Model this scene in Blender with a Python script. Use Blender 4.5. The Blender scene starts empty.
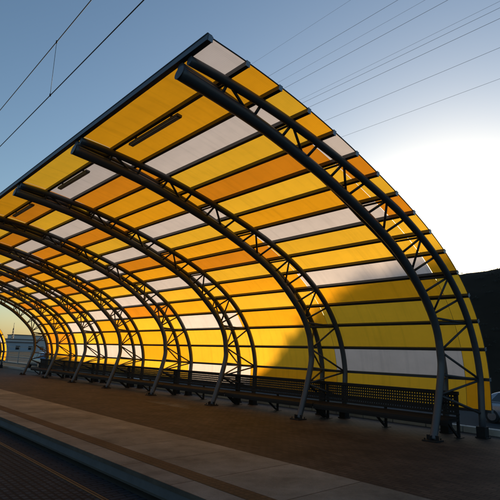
import bpy, bmesh, math, random
from mathutils import Vector, Matrix, noise
random.seed(7)
sc = bpy.context.scene
COL = sc.collection
R_ = math.radians

# ------------------------------------------------------------------ helpers
class MB:
    """collects boxes, tubes and sheets; build() links them as ONE mesh object"""
    def __init__(s): s.v = []; s.f = []; s.m = []; s.sm = []
    def face(s, idx, mi=0, smooth=False): s.f.append(tuple(idx)); s.m.append(mi); s.sm.append(smooth)
    def box(s, lo, hi, mi=0):
        b = len(s.v); x0, y0, z0 = lo; x1, y1, z1 = hi
        s.v += [(x0,y0,z0),(x1,y0,z0),(x1,y1,z0),(x0,y1,z0),(x0,y0,z1),(x1,y0,z1),(x1,y1,z1),(x0,y1,z1)]
        for q in ((3,2,1,0),(4,5,6,7),(0,1,5,4),(1,2,6,5),(2,3,7,6),(3,0,4,7)): s.face([b+i for i in q], mi)
    def bar(s, a, b_, w, h, up=(0,0,1), mi=0):
        a = Vector(a); b_ = Vector(b_); d = (b_-a).normalized(); up = Vector(up)
        sd = d.cross(up).normalized(); u = sd.cross(d).normalized(); b = len(s.v)
        for p in (a, b_):
            for i, j in ((-1,-1),(1,-1),(1,1),(-1,1)): s.v.append(tuple(p + sd*(i*w/2) + u*(j*h/2)))
        for q in ((3,2,1,0),(4,5,6,7),(0,1,5,4),(1,2,6,5),(2,3,7,6),(3,0,4,7)): s.face([b+i for i in q], mi)
    def tube(s, pts, r, n=10, caps=True, mi=0):
        pts = [Vector(p) for p in pts]; N = len(pts); b = len(s.v); prev = None
        for i, p in enumerate(pts):
            d = (pts[min(i+1, N-1)] - pts[max(i-1, 0)]).normalized()
            if prev is None:
                ref = Vector((0,1,0)) if abs(d.y) < .9 else Vector((0,0,1)); u = (ref - d*ref.dot(d)).normalized()
            else: u = (prev - d*prev.dot(d)).normalized()
            prev = u; w = d.cross(u); rr = r[i] if isinstance(r, (list, tuple)) else r
            for k in range(n):
                a = 2*math.pi*k/n; s.v.append(tuple(p + u*(rr*math.cos(a)) + w*(rr*math.sin(a))))
        for i in range(N-1):
            for k in range(n):
                k2 = (k+1) % n; s.face((b+i*n+k, b+i*n+k2, b+(i+1)*n+k2, b+(i+1)*n+k), mi, True)
        if caps:
            s.face([b+k for k in reversed(range(n))], mi); s.face([b+(N-1)*n+k for k in range(n)], mi)
    def grid(s, rows, mi=0, smooth=True):
        b = len(s.v); m = len(rows[0])
        for r in rows: s.v += [tuple(p) for p in r]
        for i in range(len(rows)-1):
            for j in range(m-1): s.face((b+i*m+j, b+i*m+j+1, b+(i+1)*m+j+1, b+(i+1)*m+j), mi, smooth)
    def build(s, name, mat, parent=None, bevel=0):
        me = bpy.data.meshes.new(name); me.from_pydata(s.v, [], s.f)
        for m in (mat if isinstance(mat, (list, tuple)) else [mat]): me.materials.append(m)
        me.polygons.foreach_set('material_index', s.m); me.polygons.foreach_set('use_smooth', s.sm); me.update()
        o = bpy.data.objects.new(name, me); COL.objects.link(o)
        if parent: o.parent = parent
        if bevel:
            bv = o.modifiers.new('bevel', 'BEVEL'); bv.width = bevel; bv.segments = 2; bv.limit_method = 'ANGLE'
        return o
def tag(o, label=None, cat=None, group=None, kind=None):
    if label: o['label'] = label
    if cat: o['category'] = cat
    if group: o['group'] = group
    if kind: o['kind'] = kind
    return o
def empty(name, loc=(0,0,0)):
    o = bpy.data.objects.new(name, None); COL.objects.link(o); o.location = loc; o.empty_display_size = .2; return o
def copy_tree(o, parent=None):
    c = o.copy(); COL.objects.link(c); c.parent = parent
    for ch in list(o.children): copy_tree(ch, c)
    return c

# ------------------------------------------------------------------ materials
def mat(name):
    m = bpy.data.materials.new(name); m.use_nodes = True; nt = m.node_tree; nt.nodes.clear()
    return m, nt, nt.nodes.new('ShaderNodeOutputMaterial')
def N(nt, t, **kw):
    n = nt.nodes.new(t)
    for k, v in kw.items():
        if k in n.inputs: n.inputs[k].default_value = v
        else: setattr(n, k, v)
    return n
def L(nt, a, b): nt.links.new(a, b)
def c4(c): return (c[0], c[1], c[2], 1)
def paint(name, col, rough=.5, var=.25, scale=6, metallic=0, bump=0, spec=.5):
    m, nt, out = mat(name)
    b = N(nt, 'ShaderNodeBsdfPrincipled', Roughness=rough, Metallic=metallic); b.inputs['Specular IOR Level'].default_value = spec
    tc = N(nt, 'ShaderNodeTexCoord'); nz = N(nt, 'ShaderNodeTexNoise', Scale=scale, Detail=6.0, Roughness=.65)
    L(nt, tc.outputs['Object'], nz.inputs['Vector'])
    r = N(nt, 'ShaderNodeMix', data_type='RGBA')
    r.inputs[6].default_value = c4([x*(1-var) for x in col]); r.inputs[7].default_value = c4([min(1, x*(1+var)) for x in col])
    L(nt, nz.outputs['Fac'], r.inputs[0]); L(nt, r.outputs[2], b.inputs['Base Color'])
    mr = N(nt, 'ShaderNodeMapRange'); mr.inputs[3].default_value = max(.03, rough-.12); mr.inputs[4].default_value = min(1, rough+.12)
    L(nt, nz.outputs['Fac'], mr.inputs[0]); L(nt, mr.outputs[0], b.inputs['Roughness'])
    if bump:
        bp = N(nt, 'ShaderNodeBump', Strength=bump, Distance=.02); L(nt, nz.outputs['Fac'], bp.inputs['Height']); L(nt, bp.outputs[0], b.inputs['Normal'])
    L(nt, b.outputs[0], out.inputs[0]); return m
def panel(name, col):
    """translucent multiwall polycarbonate sheet"""
    m, nt, out = mat(name)
    oi = N(nt, 'ShaderNodeObjectInfo'); tc = N(nt, 'ShaderNodeTexCoord')
    mr = N(nt, 'ShaderNodeMapRange'); mr.inputs[3].default_value = .93; mr.inputs[4].default_value = 1.07; L(nt, oi.outputs['Random'], mr.inputs[0])
    # the flutes of the sheet run along it; faint dirt film lies over them
    mp = N(nt, 'ShaderNodeMapping'); mp.inputs['Scale'].default_value = (1, .6, 1); L(nt, tc.outputs['Object'], mp.inputs[0])
    nz = N(nt, 'ShaderNodeTexNoise', Scale=1.6, Detail=8.0, Roughness=.7); L(nt, mp.outputs[0], nz.inputs['Vector'])
    d = N(nt, 'ShaderNodeMapRange'); d.inputs[1].default_value = .3; d.inputs[2].default_value = .75; d.inputs[3].default_value = 1.03; d.inputs[4].default_value = .88; L(nt, nz.outputs['Fac'], d.inputs[0])
    wv = N(nt, 'ShaderNodeTexWave', Scale=9.0, Distortion=0.0); wv.bands_direction = 'Y'; L(nt, tc.outputs['Object'], wv.inputs['Vector'])
    w = N(nt, 'ShaderNodeMapRange'); w.inputs[3].default_value = .965; w.inputs[4].default_value = 1.02; L(nt, wv.outputs['Fac'], w.inputs[0])
    # run-off streaks down the slope of the sheet
    ms = N(nt, 'ShaderNodeMapping'); ms.inputs['Scale'].default_value = (.35, 7, .35); L(nt, tc.outputs['Object'], ms.inputs[0])
    ns = N(nt, 'ShaderNodeTexNoise', Scale=1.0, Detail=5.0, Roughness=.6); L(nt, ms.outputs[0], ns.inputs['Vector'])
    st = N(nt, 'ShaderNodeMapRange'); st.inputs[1].default_value = .5; st.inputs[2].default_value = .8; st.inputs[3].default_value = 1.0; st.inputs[4].default_value = .84; L(nt, ns.outputs['Fac'], st.inputs[0])
    m0 = N(nt, 'ShaderNodeMath', operation='MULTIPLY'); L(nt, d.outputs[0], m0.inputs[0]); L(nt, st.outputs[0], m0.inputs[1])
    m1 = N(nt, 'ShaderNodeMath', operation='MULTIPLY'); L(nt, mr.outputs[0], m1.inputs[0]); L(nt, m0.outputs[0], m1.inputs[1])
    m2 = N(nt, 'ShaderNodeMath', operation='MULTIPLY'); L(nt, m1.outputs[0], m2.inputs[0]); L(nt, w.outputs[0], m2.inputs[1])
    sc_ = N(nt, 'ShaderNodeVectorMath', operation='SCALE'); sc_.inputs[0].default_value = col; L(nt, m2.outputs[0], sc_.inputs['Scale'])
    tr = N(nt, 'ShaderNodeBsdfTranslucent'); df = N(nt, 'ShaderNodeBsdfDiffuse'); gl = N(nt, 'ShaderNodeBsdfGlossy', Roughness=.25)
    L(nt, sc_.outputs[0], tr.inputs[0]); L(nt, sc_.outputs[0], df.inputs[0]); gl.inputs[0].default_value = (.9, .9, .9, 1)
    a = N(nt, 'ShaderNodeMixShader'); a.inputs[0].default_value = .07; L(nt, tr.outputs[0], a.inputs[1]); L(nt, df.outputs[0], a.inputs[2])
    fr = N(nt, 'ShaderNodeFresnel', IOR=1.3); b = N(nt, 'ShaderNodeMixShader'); fm = N(nt, 'ShaderNodeMath', operation='MULTIPLY'); fm.inputs[1].default_value = .5
    L(nt, fr.outputs[0], fm.inputs[0]); L(nt, fm.outputs[0], b.inputs[0]); L(nt, a.outputs[0], b.inputs[1]); L(nt, gl.outputs[0], b.inputs[2])
    L(nt, b.outputs[0], out.inputs[0]); return m
def paving(name, c1, c2, joint, bw, bh, mortar, rough=.8, rot=0, offset=.5, bump=.6, off=(0,0,0), stain=.3):
    m, nt, out = mat(name)
    tc = N(nt, 'ShaderNodeTexCoord'); mp = N(nt, 'ShaderNodeMapping'); mp.inputs['Rotation'].default_value = (0, 0, rot); mp.inputs['Location'].default_value = off
    L(nt, tc.outputs['Object'], mp.inputs[0])
    nw = N(nt, 'ShaderNodeTexNoise', Scale=30.0, Detail=3.0); L(nt, mp.outputs[0], nw.inputs['Vector'])
    vs = N(nt, 'ShaderNodeVectorMath', operation='SUBTRACT'); vs.inputs[1].default_value = (.5,.5,.5); L(nt, nw.outputs['Color'], vs.inputs[0])
    vm = N(nt, 'ShaderNodeVectorMath', operation='SCALE'); vm.inputs['Scale'].default_value = mortar*.8; L(nt, vs.outputs[0], vm.inputs[0])
    va = N(nt, 'ShaderNodeVectorMath', operation='ADD'); L(nt, mp.outputs[0], va.inputs[0]); L(nt, vm.outputs[0], va.inputs[1])
    bk = N(nt, 'ShaderNodeTexBrick', Scale=1.0); bk.offset = offset
    bk.inputs['Brick Width'].default_value = bw; bk.inputs['Row Height'].default_value = bh; bk.inputs['Mortar Size'].default_value = mortar; bk.inputs['Mortar Smooth'].default_value = .3; bk.inputs['Bias'].default_value = 0
    bk.inputs['Color1'].default_value = c4(c1); bk.inputs['Color2'].default_value = c4(c2); bk.inputs['Mortar'].default_value = c4(joint)
    L(nt, va.outputs[0], bk.inputs['Vector'])
    nz = N(nt, 'ShaderNodeTexNoise', Scale=.9, Detail=9.0, Roughness=.68); L(nt, tc.outputs['Object'], nz.inputs['Vector'])
    rr = N(nt, 'ShaderNodeMapRange'); rr.inputs[1].default_value = .3; rr.inputs[2].default_value = .7; rr.inputs[3].default_value = 1-stain; rr.inputs[4].default_value = 1+stain*.6; L(nt, nz.outputs['Fac'], rr.inputs[0])
    fine = N(nt, 'ShaderNodeTexNoise', Scale=60.0, Detail=4.0); L(nt, tc.outputs['Object'], fine.inputs['Vector'])
    fr = N(nt, 'ShaderNodeMapRange'); fr.inputs[3].default_value = .7; fr.inputs[4].default_value = 1.3; L(nt, fine.outputs['Fac'], fr.inputs[0])
    mm = N(nt, 'ShaderNodeMath', operation='MULTIPLY'); L(nt, rr.outputs[0], mm.inputs[0]); L(nt, fr.outputs[0], mm.inputs[1])
    cs = N(nt, 'ShaderNodeVectorMath', operation='SCALE'); L(nt, bk.outputs['Color'], cs.inputs[0]); L(nt, mm.outputs[0], cs.inputs['Scale'])
    b = N(nt, 'ShaderNodeBsdfPrincipled', Roughness=rough); b.inputs['Specular IOR Level'].default_value = .2
    L(nt, cs.outputs[0], b.inputs['Base Color'])
    h = N(nt, 'ShaderNodeMath', operation='MULTIPLY_ADD'); h.inputs[1].default_value = -1; L(nt, bk.outputs['Fac'], h.inputs[0])
    hf = N(nt, 'ShaderNodeMath', operation='MULTIPLY'); hf.inputs[1].default_value = .35; L(nt, fine.outputs['Fac'], hf.inputs[0]); L(nt, hf.outputs[0], h.inputs[2])
    bp = N(nt, 'ShaderNodeBump', Strength=bump, Distance=.01); L(nt, h.outputs[0], bp.inputs['Height']); L(nt, bp.outputs[0], b.inputs['Normal'])
    L(nt, b.outputs[0], out.inputs[0]); return m

STEEL = paint('painted_steel', (.040, .048, .062), .42, .22, 9, 0, .06)
STEEL_D = paint('dark_steel', (.028, .030, .034), .5, .25, 12)
BENCH = paint('bench_steel', (.010, .010, .011), .75, .3, 14, 0, 0, .25)
ALU = paint('aluminium', (.22, .25, .29), .38, .15, 20, .6)
EAVE_LIT = paint('eaves_sky_lit', (.10, .12, .15), .45, .2, 12, .3)  # paler than the steel: sky light on the eaves beam put into colour
LAMPM = paint('fixture_grey', (.10, .105, .11), .5, .15, 10)
DIFF = paint('fixture_diffuser', (.32, .31, .28), .35, .1, 10)
CONC = paint('concrete', (.30, .29, .27), .85, .28, 5, 0, .35)
CONC_F = paint('platform_face_concrete', (.06, .062, .066), .85, .3, 3, 0, .3)
CONC_K = paint('kerb_concrete', (.085, .090, .098), .9, .35, 3, 0, .3, .15)
ASPH = paint('asphalt', (.045, .045, .046), .9, .35, 18, 0, .5, .15)
EARTH = paint('bare_earth', (.055, .046, .035), .95, .5, 1.3, 0, .8, .1)
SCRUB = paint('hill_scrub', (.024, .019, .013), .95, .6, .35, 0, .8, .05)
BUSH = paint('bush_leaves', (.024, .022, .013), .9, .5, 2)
RAILM = paint('rail_steel', (.065, .056, .042), .6, .35, 30, .6)
WIREM = paint('wire_metal', (.03, .03, .033), .5, .1, 10)
HVM = paint('aluminium_conductor', (.16, .16, .165), .9, .1, 10, 0, 0, .05)
YEL = panel('yellow_sheet', (1.0, .525, .030))
AMB = panel('amber_sheet', (1.0, .415, .012))
ORG = panel('orange_sheet', (.86, .285, .012))
WHT = panel('white_sheet', (.80, .66, .58))
PMAT = {'Y': YEL, 'A': AMB, 'O': ORG, 'W': WHT}

# ------------------------------------------------------------------ the arch profile (metres, X across, Z up)
PX = [3.6,4.326,5.042,5.741,6.426,7.1,7.767,8.429,9.083,9.724,10.341,10.919,11.433,11.855,12.152,12.295,12.288]
PZ = [6.221,6.146,6.036,5.896,5.727,5.533,5.317,5.081,4.82,4.527,4.187,3.779,3.29,2.708,2.046,1.33,.593]
def cr(P, t):
    n = len(P); i = max(0, min(n-2, int(math.floor(t)))); u = t-i
    p1, p2 = P[i], P[i+1]; p0 = P[i-1] if i > 0 else 2*p1-p2; p3 = P[i+2] if i+2 < n else 2*p2-p1
    return .5*((2*p1)+(-p0+p2)*u+(2*p0-5*p1+4*p2-p3)*u*u+(-p0+3*p1-3*p2+p3)*u**3)
def sheet(t, off=0.0):
    x, z = cr(PX, t), cr(PZ, t)
    dx, dz = cr(PX, min(t+.02, 16))-cr(PX, max(t-.02, 0)), cr(PZ, min(t+.02, 16))-cr(PZ, max(t-.02, 0))
    l = math.hypot(dx, dz); return Vector((x + off*(dz/l), 0, z - off*(dx/l)))     # off > 0: towards the inside
IX = [3.50,4.40,5.32,6.19,7.10,8.00,8.75,9.48,10.18,10.70,10.99,11.09,11.09,10.93,10.71,10.57]
IZ = [5.865,5.745,5.575,5.345,5.07,4.74,4.42,4.02,3.46,2.92,2.40,1.90,1.55,.97,.36,.03]
INNER = []
for i in range(15*8+1):
    t = i/8; INNER.append(Vector((cr(IX, t), 0, cr(IZ, t))))
def inner_near(t):
    p = sheet(t); a, b = sheet(max(t-.02, 0)), sheet(min(t+.02, 16)); d = (b-a).normalized()
    return min((q for q in INNER if (q-p).length < 1.6), key=lambda q: abs((q-p).dot(d)))
def inner_at_z(z): return min((q for q in INNER[60:]), key=lambda q: abs(q.z-z))
Y0, BAY, HALF, OVER = 5.70, 4.0, .43, .59
CH = .165                                       # outer chord centre below the sheet

def lat(t): return .12+.32*min(1, max(0, t/7.5))          # the two outer chords run together towards the eaves
def och(t, sgn): return sheet(t, CH)+Vector((0, sgn*lat(t), 0))
def arch(parent, y):
    m = MB(); m.tube(INNER, [.111-.027*min(1, i/95) for i in range(len(INNER))], 16)
    m.tube([INNER[0]+Vector((-.010,0,.002)), INNER[0]], .117, 16)
    a = m.build('arch', STEEL, parent); a.location = (0, y, 0)
    for s in (-1, 1):
        oc = [och(i/4, s) for i in range(0, 61)] + [Vector((12.115,s*.44,1.0)), Vector((12.085,s*.44,.5)), Vector((12.06,s*.44,.02))]
        m = MB(); m.tube(oc, .076, 14); m.build('outer_chord', STEEL, a)
    r = .027
    for k in (1, 3, 5, 7, 9, 11, 13):                    # one welded V group of web bars between two purlins
        m = MB()
        for s in (-1, 1):
            if k < 13: bars = [(och(k, s), inner_near(k-.05)), (och(k, s), inner_near(k+.95)), (och(k+1, s), inner_near(k+.95))]
            else:
                bars = [(och(13, s), inner_near(12)), (och(13, s), inner_at_z(1.95)), (och(15, s), inner_at_z(1.95)), (och(15, s), inner_at_z(.95)),
                        (och(13, s), inner_at_z(2.62)), (och(15, s), inner_at_z(1.42))]
                m.tube([inner_at_z(.95), Vector((12.06, s*.44, .55))], r*1.2, 6)
            for A, B in bars: m.tube([A, B], r, 6)
        m.tube([och(k, -1), och(k, 1)], .024, 6)
        m.build('web_brace', STEEL_D, a)
    for x, y_, w in ((10.555, 0, .17), (12.06, -.44, .13), (12.06, .44, .13)):
        m = MB(); m.box((x-w, y_-w, .006), (x+w, y_+w, .035))
        for i in (-1, 1):
            for j in (-1, 1): m.tube([(x+i*w*.72, y_+j*w*.72, .035), (x+i*w*.72, y_+j*w*.72, .075)], .016, 6)
        if w > .15:
            for ang in (0, 90):
                c, s_ = math.cos(R_(ang)), math.sin(R_(ang)); m.bar((x-c*w*.85, y_-s_*w*.85, .08), (x+c*w*.85, y_+s_*w*.85, .08), .014, .1)
        else: m.box((x-w*.8, y_-w*.8, .037), (x+w*.8, y_+w*.8, .26))
        m.build('base_plate', BENCH, a, .006)
    return a

def roof_panel(parent, k, ya, yb, ch, gap=.0045):
    m = MB(); rows = []
    for i in range(7):
        p = sheet(k + (i/6)); rows.append([(p.x, ya+gap, p.z), (p.x, (ya+yb)/2, p.z), (p.x, yb-gap, p.z)])
    m.grid(rows); return m.build('roof_panel', PMAT[ch], parent)

ROWS = ['WAYAWOYOYYAYYYYA', 'AAWYOYAWYYWAYYWY', 'YWOAAWYAOYAYAYYA', 'AOYWOYWOAWYAWYYW', 'AYOWOAYWAYWOYAAY',
        'YAOYWOAAOYYWAAWY', 'OYAWYOWYWYOYWYWY', 'AYWOAYWAYOYAAOAA', 'YAWOYAWYOAYWYAOY']
def canopy(label, narch, full, rows):
    root = empty('station_canopy', (0, 0, 0)); tag(root, label, 'canopy', 'arched tram stop canopies')
    y_end = Y0 + BAY*(narch-1)
    first = arch(root, Y0)
    for i in range(1, narch):
        c = copy_tree(first, root); c.location = (0, Y0+BAY*i, 0)
    done = 0; rest = MB(); order = ['Y','A','O','W']
    for b in range(narch+1):
        ya = Y0-OVER if b == 0 else Y0+BAY*(b-1); yb = Y0 if b == 0 else (ya+BAY if b < narch else ya+OVER)
        for k in range(16):
            ch = rows[b % len(rows)][k]
            if done < full: roof_panel(root, k, ya, yb, ch); done += 1
            else:
                rr = []
                for i in range(5):
                    p = sheet(k+i/4); rr.append([(p.x, ya+.006, p.z), (p.x, yb-.006, p.z)])
                rest.grid(rr, order.index(ch))
    if rest.f: tag(rest.build('roof_panel', [PMAT[c] for c in order], root), kind='stuff')
    ya, yb = Y0-OVER-.03, y_end+OVER+.03
    for k in range(17):
        p = sheet(k, .048); d = (sheet(min(k+.02,16))-sheet(max(k-.02,0))).normalized(); nrm = Vector((d.z,0,-d.x))
        m = MB()
        w = .066 if k else .07
        m.bar((p.x, ya, p.z), (p.x, yb, p.z), w, .088, up=nrm)
        o = m.build('purlin', STEEL if k == 0 else STEEL_D, root)
        for y in (ya, yb):
            c = MB(); s = -1 if y == ya else 1; c.bar((p.x, y, p.z), (p.x, y+s*.008, p.z), w+.012, .10, up=nrm); c.build('end_cap', ALU, o)
        if k == 0:
            g = MB(); q = sheet(0, .035) - d*.048; g.bar((q.x, ya, q.z), (q.x, yb, q.z), .014, .12, up=nrm); q = sheet(0, -.016) - d*.02; g.bar((q.x, ya, q.z), (q.x, yb, q.z), .09, .012, up=nrm); g.build('sky_lit_lip', EAVE_LIT, o)  # added lip, its pale colour paints the sky-lit outer face of the beam
    for y in (Y0-OVER, y_end+OVER):
        m = MB(); m.tube([sheet(i/4, -.004)+Vector((0,y,0)) for i in range(65)], .011, 6); m.build('edge_trim', STEEL, root)
    return root

canopy('long arched tram stop canopy of yellow orange and white sheets on dark steel trusses, nearest', 8, 100, ROWS)
far = canopy('short far canopy of yellow sheets beyond the gap at the end of the long one', 3, 100, ['YAYOYAYYAYOYAYYA','YOYYAOYAYWYOYWYY','AYWYOYYAWYOYAYWO'])
far.location = (0, 38.9, 0)

# ------------------------------------------------------------------ light fixtures under the eaves
order_words = ['nearest', 'second', 'third', 'fourth', 'fifth', 'sixth', 'seventh', 'eighth']
def fixture():
    root = empty('light_fixture'); p = sheet(1.12, .135)
    d = (sheet(1.02)-sheet(.98)).normalized(); nrm = Vector((d.z,0,-d.x))
    m = MB(); m.bar((p.x,0,p.z), (p.x,1.85,p.z), .11, .055, up=nrm); m.build('housing', LAMPM, root, .008)
    q = p+nrm*.035; m = MB(); m.bar((q.x,.04,q.z), (q.x,1.81,q.z), .08, .018, up=nrm); m.build('diffuser', DIFF, root, .006)
    for y in (.25, 1.6):
        m = MB(); q = p-nrm*.06; m.bar((q.x,y,q.z), (q.x,y+.05,q.z), .06, .06, up=nrm); m.build('bracket', STEEL_D, root)
    return root
fx = fixture()
for i in range(7):
    f = fx if i == 0 else copy_tree(fx)
    f.location = (0, Y0+BAY*i+1.35, 0)
    tag(f, 'long unlit light fixture under the roof edge between the %s and %s arches' % (order_words[i], order_words[i+1]), 'light fixture', 'light fixtures under the roof edge')

# ------------------------------------------------------------------ benches between the arch feet
def bench():
    root = empty('bench'); x = 11.52; ln = 3.985
    m = MB(); m.bar((x, 0, 1.0), (x, ln, 1.0), .09, .08); m.bar((x, 0, .53), (x, ln, .53), .045, .045)
    m.build('top_rail', BENCH, root, .008)
    # perforated sheet: square holes 40 mm on a 70 mm pitch
    m = MB(); p, h = .07, .028; nx, nz = int((ln-.04)/p), 6; z0 = .965-nz*p; y0 = (ln-nx*p)/2; t = .003
    for i in range(nx+1): 
        yy = y0+i*p; m.box((x-t, yy-(p-h)/2, z0), (x+t, yy+(p-h)/2, z0+nz*p))
    for j in range(nz+1):
        zz = z0+j*p
        for i in range(nx): m.box((x-t, y0+i*p+(p-h)/2, zz-(p-h)/2 if j else zz), (x+t, y0+(i+1)*p-(p-h)/2, zz+(p-h)/2 if j < nz else zz))
    m.build('backrest', BENCH, root)
    m = MB(); prof = [(11.44,.47),(11.25,.445),(11.08,.45),(11.0,.44),(10.965,.42),(10.958,.37),(10.965,.30)]
    m.grid([[(a,.004,b),(a,ln-.004,b)] for a, b in prof], 0, False); s = m.build('seat', BENCH, root)
    so = s.modifiers.new('thick', 'SOLIDIFY'); so.thickness = .012; so.offset = 0
    for y in (.06, ln/2, ln-.06):
        m = MB(); m.bar((x+.035, y, .0), (x+.035, y, .55 if y == ln/2 else .965), .055, .055, up=(1,0,0)); m.bar((x+.02, y, .40), (11.0, y, .40), .05, .06)
        m.bar((11.06, y, .37), (11.5, y, .04), .045, .045); m.box((x-.06, y-.07, .005), (x+.16, y+.07, .018))
        m.build('leg', BENCH, root)
    return root
bn = bench()
for i in range(8):
    b = bn if i == 0 else copy_tree(bn)
    b.location = (0, Y0+BAY*i-.17, 0) if i < 7 else (0, 38.9+Y0-.17, 0)
    lab = 'black bench with perforated metal backrest between the %s and %s arch feet from the camera' % (order_words[i], order_words[min(i+1, 7)]) if i < 7 else 'black bench under the short far canopy beyond the gap'
    tag(b, lab, 'bench', 'benches along the back of the platform')

# ------------------------------------------------------------------ setting: platform, track, ground
YA, YB = -14.0, 120.0
m = MB(); m.box((4.06, YA, -.6), (12.95, YB, 0.0)); tag(m.build('platform', CONC_F), kind='structure')
SLAB = paving('pale_slab', (.188, .176, .145), (.160, .150, .124), (.07, .06, .05), 1.65, 1.4, .012, .8, 0, 0, .5, (-4.605, -.3, 0), .55)
EDGE = paving('edge_slab', (.180, .170, .145), (.158, .149, .127), (.07, .06, .05), .8, 1.4, .012, .8, 0, 0, .5, (-3.9, -.3, 0), .55)
TACT = paving('tactile_strip', (.105, .062, .030), (.09, .055, .027), (.075, .046, .023), .1, .1, .02, .85, 0, 0, .8, (0,0,0), .35)
BRICK = paving('dark_block_paving', (.058, .042, .032), (.032, .025, .021), (.015, .012, .011), .2, .1, .008, .8, R_(90), .5, .7, (0,0,0), .6)
TRACKP = paving('track_blocks', (.034, .044, .054), (.021, .028, .036), (.007, .007, .008), .14, .11, .022, .85, R_(90), .5, 1.0, (0,0,0), .35)
SIDEP = paving('track_side_blocks', (.028, .034, .044), (.021, .026, .034), (.008, .009, .011), .3, .12, .014, .85, 0, .5, 1.0, (0,0,0), .3)
def sheet_obj(name, x0, x1, z, mt, zb=None):
    m = MB(); m.box((x0, YA, (z-.004) if zb is None else zb), (x1, YB, z)); return tag(m.build(name, mt), kind='structure')
sheet_obj('platform_edge', 3.90, 4.30, .006, EDGE, -.06)
sheet_obj('platform_kerb', 3.918, 4.06, -.062, CONC_K, -.19)
sheet_obj('tactile_strip', 4.302, 4.60, .010, TACT, .001)
sheet_obj('pale_pavement', 4.602, 6.25, .006, SLAB, .001)
sheet_obj('dark_pavement', 6.252, 12.60, .005, BRICK, .001)
m = MB(); random.seed(3)
y = YA
while y < YB-1: m.box((12.62, y+.01, .0), (12.84, y+.99, .15)); y += 1.0
tag(m.build('back_kerb', CONC, None, .012), kind='structure')
sheet_obj('track_paving', 2.02, 3.375, -.295, TRACKP, -.33)
sheet_obj('track_side_paving', 3.50, 4.05, -.300, SIDEP, -.33)
sheet_obj('track_outer_paving', -1.6, 1.90, -.300, SIDEP, -.33)
for x in (3.44, 1.96):
    m = MB(); m.box((x-.06, YA, -.34), (x-.025, YB, -.288)); m.box((x+.012, YA, -.34), (x+.05, YB, -.302)); m.box((x-.025, YA, -.34), (x+.012, YB, -.325))
    tag(m.build('rail', RAILM), kind='structure')
# ground sheet to the horizon: trackside level west, falling to the road east of the platform, rising again further along
def lerp(a, b, t): t = max(0, min(1, t)); t = t*t*(3-2*t); return a+(b-a)*t
def gz(x, y):
    if x < 8: return -.345
    low = lerp(-1.0, -.12, (y-16)/26)
    return lerp(-.10, low, (x-13.4)/3.6)
xs = [-2500,-600,-150,-40,-12,0,3,8,12.9,13.4,14.2,15,16,17,19,23,28,34,45,70,150,500,2500]
ys = [-2500,-500,-100,-30,-10,0,5,10,16,22,28,34,42,50,70,100,160,300,800,3000]
m = MB(); m.grid([[(x, y, gz(x, y)) for x in xs] for y in ys]); tag(m.build('ground', EARTH), kind='structure')
m = MB(); yy = [-60+2*i for i in range(120)]
m.grid([[(x, y, gz(x, y)+.012) for x in (18.5, 21, 24, 28)] for y in yy]); tag(m.build('road', ASPH), kind='structure')
m = MB()
for x0, x1 in ((18.1, 18.5), (28.0, 28.3)):
    for y in yy[:-1]:
        z0, z1 = gz(x0, y), gz(x0, y+2); b = len(m.v)
        m.v += [(x0,y+.005,z0-.1),(x1,y+.005,z0-.1),(x1,y+1.995,z1-.1),(x0,y+1.995,z1-.1),(x0,y+.005,z0+.12),(x1,y+.005,z0+.12),(x1,y+1.995,z1+.12),(x0,y+1.995,z1+.12)]
        for q in ((3,2,1,0),(4,5,6,7),(0,1,5,4),(1,2,6,5),(2,3,7,6),(3,0,4,7)): m.face([b+i for i in q])
tag(m.build('road_kerb', CONC, None, .015), kind='structure')

# ------------------------------------------------------------------ hill beyond the road (it hides the low sun)
SUN_AZ, SUN_EL = 25.0, 8.5                       # degrees from +X towards +Y
ca, sa = math.cos(R_(SUN_AZ)), math.sin(R_(SUN_AZ))
RL = [(-150,17),(-60,16),(-30,14.3),(-12,12.7),(-4.4,11.95),(-.45,11.45),(.3,11.2),(2.9,10.4),(5,9.1),(6.6,7.35),(8.5,6.75),(30,6.5),(36,4.5),(44,1.5),(52,-.6),(60,-1.3),(400,-1.3)]  # unseen low shoulder past the drop added to keep sun off the platform
def ridge(l):
    for (a, za), (b, zb) in zip(RL, RL[1:]):
        if a <= l <= b: return za+(zb-za)*(l-a)/(b-a)
    return RL[0][1] if l < 0 else -1.3
def hz(l, d):
    h = ridge(l)+1.3
    t = lerp(0, 1, (d-33)/27)*.35+max(0, min(1, (d-33)/27))*.65
    if d > 60: t = 1-.25*lerp(0, 1, (d-60)/120)
    n = noise.fractal((l*.22, d*.22, 0), 1, 2, 5)*.22 + noise.noise((l*.06, d*.06, 4))*.25
    return -1.3+h*t+n*min(1, h/4)*min(1, max(0, (d-31)/5))
ls = [-150,-120,-95,-75,-60]+[-48+1.0*i for i in range(64)]+[18+2*i for i in range(24)]
ds = [30+1.25*i for i in range(34)]+[75,82,92,110,140,180]
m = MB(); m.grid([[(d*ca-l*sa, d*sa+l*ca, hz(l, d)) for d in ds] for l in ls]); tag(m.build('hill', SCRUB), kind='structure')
def clump(m, c, r, n, rnd):
    for _ in range(n):
        d = Vector((rnd.gauss(0,1), rnd.gauss(0,1), abs(rnd.gauss(0,.8)))).normalized()*r*rnd.uniform(.45,1)
        p = c+d; a = Vector((rnd.gauss(0,1), rnd.gauss(0,1), rnd.gauss(0,1))).normalized(); b = a.orthogonal().normalized(); s = r*rnd.uniform(.12,.3)
        i = len(m.v); m.v += [tuple(p-a*s), tuple(p+b*s*.5), tuple(p+a*s), tuple(p-b*s*.5)]; m.face((i,i+1,i+2,i+3))
rnd = random.Random(11); m = MB()
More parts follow.
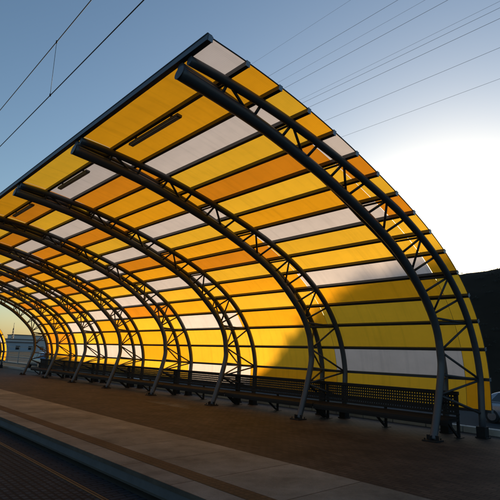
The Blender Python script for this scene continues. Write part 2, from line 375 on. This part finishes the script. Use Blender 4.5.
for _ in range(420):
    l = rnd.uniform(-28, 7); d = rnd.uniform(35, 61); r = rnd.uniform(.12,.42)*(1.5 if d > 56 else 1); clump(m, Vector((d*ca-l*sa, d*sa+l*ca, hz(l,d)-.02)), r, 26, rnd)
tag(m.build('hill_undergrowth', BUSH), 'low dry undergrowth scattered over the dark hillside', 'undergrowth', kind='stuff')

# ------------------------------------------------------------------ parked cars
CARP = {'silver': paint('silver_paint', (.30,.33,.37), .25, .06, 40, .5), 'blue': paint('pale_blue_paint', (.20,.32,.45), .25, .06, 40, .4)}
GLASS = paint('car_glass', (.02,.025,.03), .06, .1, 5, 0, 0, 1.0); TYRE = paint('tyre_rubber', (.018,.018,.018), .85, .2, 20)
RIM = paint('wheel_rim', (.35,.35,.36), .3, .1, 20, .8); LENS = paint('headlight_lens', (.6,.62,.64), .1, .05, 10); TAIL = paint('tail_lens', (.25,.015,.012), .2, .1, 10)
def car(loc, rz, col, label):
    root = empty('parked_car', loc); root.rotation_euler = (0,0,rz); tag(root, label, 'car', 'cars parked behind the platform')
    P = CARP[col]
    # stations along x: (x, half width, sill z, belt z)
    st = [(-2.08,.70,.42,.78),(-2.0,.80,.32,.90),(-1.5,.86,.24,.95),(-.8,.88,.22,.95),(0,.88,.22,.93),(.8,.88,.22,.92),(1.1,.87,.22,.90),(1.6,.84,.25,.80),(1.95,.76,.32,.70),(2.1,.62,.40,.60)]
    m = MB(); rows = []
    for x, w, a, b in st:
        c = a+(b-a)*.45
        rows.append([(x,-w*.9,a),(x,-w,a+.10),(x,-w*1.01,c),(x,-w*.96,b-.05),(x,-w*.86,b),(x,0,b+.035),(x,w*.86,b),(x,w*.96,b-.05),(x,w*1.01,c),(x,w,a+.10),(x,w*.9,a),(x,0,a-.02),(x,-w*.9,a)])
    m.grid(rows); b0 = len(m.v)
    for r, rev in ((rows[0], False), (rows[-1], True)):
        i = len(m.v); m.v += [tuple(q) for q in r[:-1]]; ids = list(range(i, i+12)); m.face(ids if not rev else ids[::-1])
    body = m.build('body', P, root); sb = body.modifiers.new('sub','SUBSURF'); sb.levels = 1; sb.render_levels = 2
    cab = [(-1.75,.62,.93,.93),(-1.45,.66,.93,1.28),(-1.0,.60,.93,1.43),(-.2,.60,.93,1.47),(.35,.60,.93,1.40),(1.12,.70,.91,.92)]
    rows = [[(x,-.80 if b-a>.05 else -.7,a),(x,-w-.02,a+(b-a)*.85),(x,-w*.8,b),(x,0,b+.02),(x,w*.8,b),(x,w+.02,a+(b-a)*.85),(x,.80 if b-a>.05 else .7,a)] for x,w,a,b in cab]
    m = MB(); m.grid(rows); rf = m.build('roof', P, root); s2 = rf.modifiers.new('sub','SUBSURF'); s2.levels = 1; s2.render_levels = 2
    m = MB(); m.grid([[(.50,-.52,1.335),(.48,0,1.36),(.50,.52,1.335)],[(1.02,-.62,.985),(1.06,0,1.0),(1.02,.62,.985)]])
    m.build('windscreen', GLASS, root)
    m = MB(); m.grid([[(-1.49,-.5,1.265),(-1.5,0,1.285),(-1.49,.5,1.265)],[(-1.74,-.55,1.0),(-1.75,0,1.01),(-1.74,.55,1.0)]]); m.build('rear_window', GLASS, root)
    for s in (-1, 1):
        for x0, x1, t0, t1 in ((-1.3,-.42,-1.0,-.42),(-.34,.86,-.34,.36)):
            m = MB(); v = [(x0,s*.812,.985),(x1,s*.812,.975),(t1,s*.655,1.33),(t0,s*.655,1.34)]
            i = len(m.v); m.v += v; m.face((0,1,2,3)); m.build('window', GLASS, root)
        m = MB(); m.box((1.98,s*.60-.13,.58),(2.06,s*.60+.13,.70)); m.build('headlight', LENS, root, .02)
        m = MB(); m.box((-2.07,s*.66-.1,.66),(-2.02,s*.66+.1,.86)); m.build('tail_light', TAIL, root, .02)
        m = MB(); m.box((.78,s*.93-.08,.95),(.92,s*.93+.08,1.07)); m.build('mirror', P, root, .03)
        for x in (-1.28, 1.32):
            m = MB(); ring = [.21,.29,.31,.31,.29,.21]; off = [-.09,-.1,-.07,.07,.1,.09]
            m.tube([(x, s*.78+o, .31) for o in off], ring, 24); w = m.build('wheel', TYRE, root)
            m = MB(); m.tube([(x, s*.80+s*.085, .31), (x, s*.80+s*.10, .31)], .19, 20); m.build('rim', RIM, w)
    m = MB(); m.box((2.06,-.26,.44),(2.10,.26,.55)); m.build('number_plate', LENS, root)
    return root
car((24.6, 8.6, -.985), R_(-90), 'silver', 'silver parked car half hidden at the right beyond the canopy end')
car((16.6, 47.5, gz(16.6, 47.5)), R_(90), 'blue', 'pale blue parked car far off behind the gap between the canopies')

# ------------------------------------------------------------------ far things seen through the gap between the canopies
FENCE = paint('fence_metal', (.30,.30,.30), .5, .1, 10, .4)
root = empty('fence', (17.5, 30, 0)); tag(root, 'grey railing fence with horizontal bars behind the far gap', 'fence')
for i in range(13):
    m = MB(); m.box((-.04, i*4-.04, gz(17.5, 30+i*4)-.1), (.04, i*4+.04, gz(17.5, 30+i*4)+1.9)); m.build('post', FENCE, root)
for h in (.5, .95, 1.4, 1.85):
    m = MB()
    for i in range(12): m.bar((-.06, i*4, gz(17.5, 30+i*4)+h), (-.06, i*4+4, gz(17.5, 34+i*4)+h), .03, .06)
    m.build('rail_bar', FENCE, root)
FARH = paint('far_hill', (.22,.26,.31), 1, .3, .01)  # distance haze put into the blue-grey base colour
m = MB(); ls2 = [-900+30*i for i in range(61)]
m.grid([[(l, 900+dd*2.2, (-2 if dd == 0 else (14+8*noise.noise((l*.006, 0, 3))+3*noise.noise((l*.03, 0, 9)))*(1 if dd < 100 else .6))) for dd in (0, 60, 160)] for l in ls2])
tag(m.build('distant_hills', FARH), kind='structure')
BW = [paint('far_wall_grey', (.45,.47,.50), .9, .15, .3), paint('far_wall_pale', (.55,.54,.52), .9, .15, .3), paint('far_wall_blue', (.34,.40,.47), .9, .15, .3)]  # wall tones lightened to carry the haze of distance
FROOF = paint('far_roof', (.13,.11,.11), .9, .2, 1)
spec = [(72,240,22,9,5.2,0,'low grey flat roofed building far beyond the gap between canopies'),(98,300,26,12,8.5,1,'taller pale building far beyond the gap between canopies'),(60,205,14,8,3.6,2,'small bluish shed far beyond the gap between canopies'),(118,330,30,12,6.5,2,'long bluish hall far behind the pale building')]
for x, y, w, d, h, c, lab in spec:
    root = empty('far_building', (x, y, -.3)); tag(root, lab, 'building', 'buildings far beyond the gap')
    m = MB(); m.box((-w/2,-d/2,-.3),(w/2,d/2,h)); wl = m.build('wall', BW[c], root)
    m = MB(); m.box((-w/2-.3,-d/2-.3,h),(w/2+.3,d/2+.3,h+.35)); m.build('roof', FROOF, root)
    n = int(w//4)
    for fl in range(max(1, int(h//3))):
        for i in range(n):
            cx = -w/2+(i+.5)*w/n; m = MB(); m.box((cx-.8,-d/2-.06,1+fl*3),(cx+.8,-d/2+.02,2.4+fl*3)); m.build('window', GLASS, root)
root = empty('lattice_mast', (73.5, 256.5, -.3)); tag(root, 'thin distant mast rising above the far buildings', 'mast')
m = MB()
for i, j in ((-1,-1),(1,-1),(1,1),(-1,1)): m.bar((i*.55,j*.55,0),(i*.15,j*.15,11),.14,.14)
for k in range(9):
    a, b = .55-.4*k/9, .55-.4*(k+1)/9
    for i, j, i2, j2 in ((-1,-1,1,-1),(1,-1,1,1),(1,1,-1,1),(-1,1,-1,-1)): m.bar((i*a,j*a,k*1.22),(i2*b,j2*b,(k+1)*1.22),.07,.07)
m.build('tower', WIREM, root); m = MB(); m.tube([(0,0,11),(0,0,13.5)],.09,6); m.build('antenna', WIREM, root)

# ------------------------------------------------------------------ overhead line of the tram and the power lines
root = empty('overhead_line', (2.4, 0, 6.0)); tag(root, 'tram contact wire with messenger wire and dropper above the track', 'overhead line')
m = MB(); m.tube([(0, y, 0) for y in range(-20, 121, 10)], .0075, 6); m.build('contact_wire', WIREM, root)
m = MB(); m.tube([(0, y, 1.05 + .00018*(y-8)**2 if y < 40 else 1.05+.00018*1024) for y in range(-20, 121, 4)], .0075, 6); m.build('messenger_wire', WIREM, root)
for y in (-1.9, 8.05, 18.0, 28.0):
    m = MB(); m.tube([(0, y, 0), (0, y+.02, 1.06)], .004, 6); m.tube([(0,y,-.012),(0,y,.03)], .014, 6); m.tube([(0,y+.02,1.03),(0,y+.02,1.075)], .014, 6)
    m.build('dropper', WIREM, root)

# camera basis solved from the photograph (roll of about 1.8 degrees)
RV, UV, FV = Vector((0.745203,-0.666131,0.030703)), Vector((-0.162343,-0.136571,0.977238)), Vector((0.646775,0.733224,0.209914))
CAM = Vector((0, 0, 1.752)); FPX = 484.4957
def ray(px, py): return FV + RV*((px-250)/FPX) - UV*((py-250)/FPX)
hv = ray(-124, 305.5).normalized()
for (px, py), dist, r, word in (((300,33),84,.013,'highest'),((300,58),80,.021,'second highest'),((300,70.5),84,.014,'third highest'),((300,80),78,.021,'fourth highest'),
        ((305,97.5),82,.014,'fifth highest'),((305,102),78,.019,'fifth lowest'),((310,107),76,.021,'fourth lowest'),((325,121),72,.018,'third lowest'),((345,136),70,.016,'lowest')):
    # point on the span at its true distance up the valley
    p = CAM + ray(px, py)*dist
    pts = [p + hv*s + Vector((0,0,1.2*((s-20)/120.0)**2)) for s in range(-140, 181, 10)]
    m = MB(); m.tube(pts, r, 6); w = m.build('power_line', HVM)
    tag(w, 'thin %s power cable crossing the sky above the canopy edge' % word if word not in ('highest','lowest') else 'thin %s of the power cables crossing the sky above the canopy edge' % word, 'power cable', 'power cables crossing the sky')

# ------------------------------------------------------------------ light, sky, camera
w = bpy.data.worlds.new('World'); sc.world = w; w.use_nodes = True; nt = w.node_tree; nt.nodes.clear()
sky = nt.nodes.new('ShaderNodeTexSky'); sky.sky_type = 'NISHITA'; sky.sun_disc = False
sky.sun_elevation = R_(SUN_EL); sky.sun_rotation = R_(90-SUN_AZ); sky.air_density = 1.15; sky.dust_density = 1.15; sky.ozone_density = 2.7; sky.altitude = 0
bg = nt.nodes.new('ShaderNodeBackground'); bg.inputs[1].default_value = .14
wo = nt.nodes.new('ShaderNodeOutputWorld'); nt.links.new(sky.outputs[0], bg.inputs[0]); nt.links.new(bg.outputs[0], wo.inputs[0])
sun = bpy.data.lights.new('sun', 'SUN'); sun.energy = 3.9; sun.angle = R_(.55); sun.color = (1, .81, .54)
so = bpy.data.objects.new('sun', sun); COL.objects.link(so)
sv = Vector((ca*math.cos(R_(SUN_EL)), sa*math.cos(R_(SUN_EL)), math.sin(R_(SUN_EL))))
so.rotation_euler = sv.to_track_quat('Z', 'Y').to_euler(); so.location = sv*50
cam = bpy.data.cameras.new('camera'); co = bpy.data.objects.new('camera', cam); COL.objects.link(co)
cam.sensor_width = 36; cam.lens = 36*FPX/500; cam.clip_end = 8000; cam.clip_start = .05
M = Matrix((RV, UV, -FV)).transposed().to_4x4(); M.translation = CAM; co.matrix_world = M
sc.camera = co
sc.view_settings.view_transform = 'Standard'; sc.view_settings.look = 'None'; sc.view_settings.gamma = 1; sc.view_settings.exposure = .32; sc.view_settings.use_curve_mapping = False
sc.cycles.max_bounces = 8; sc.cycles.use_denoising = True
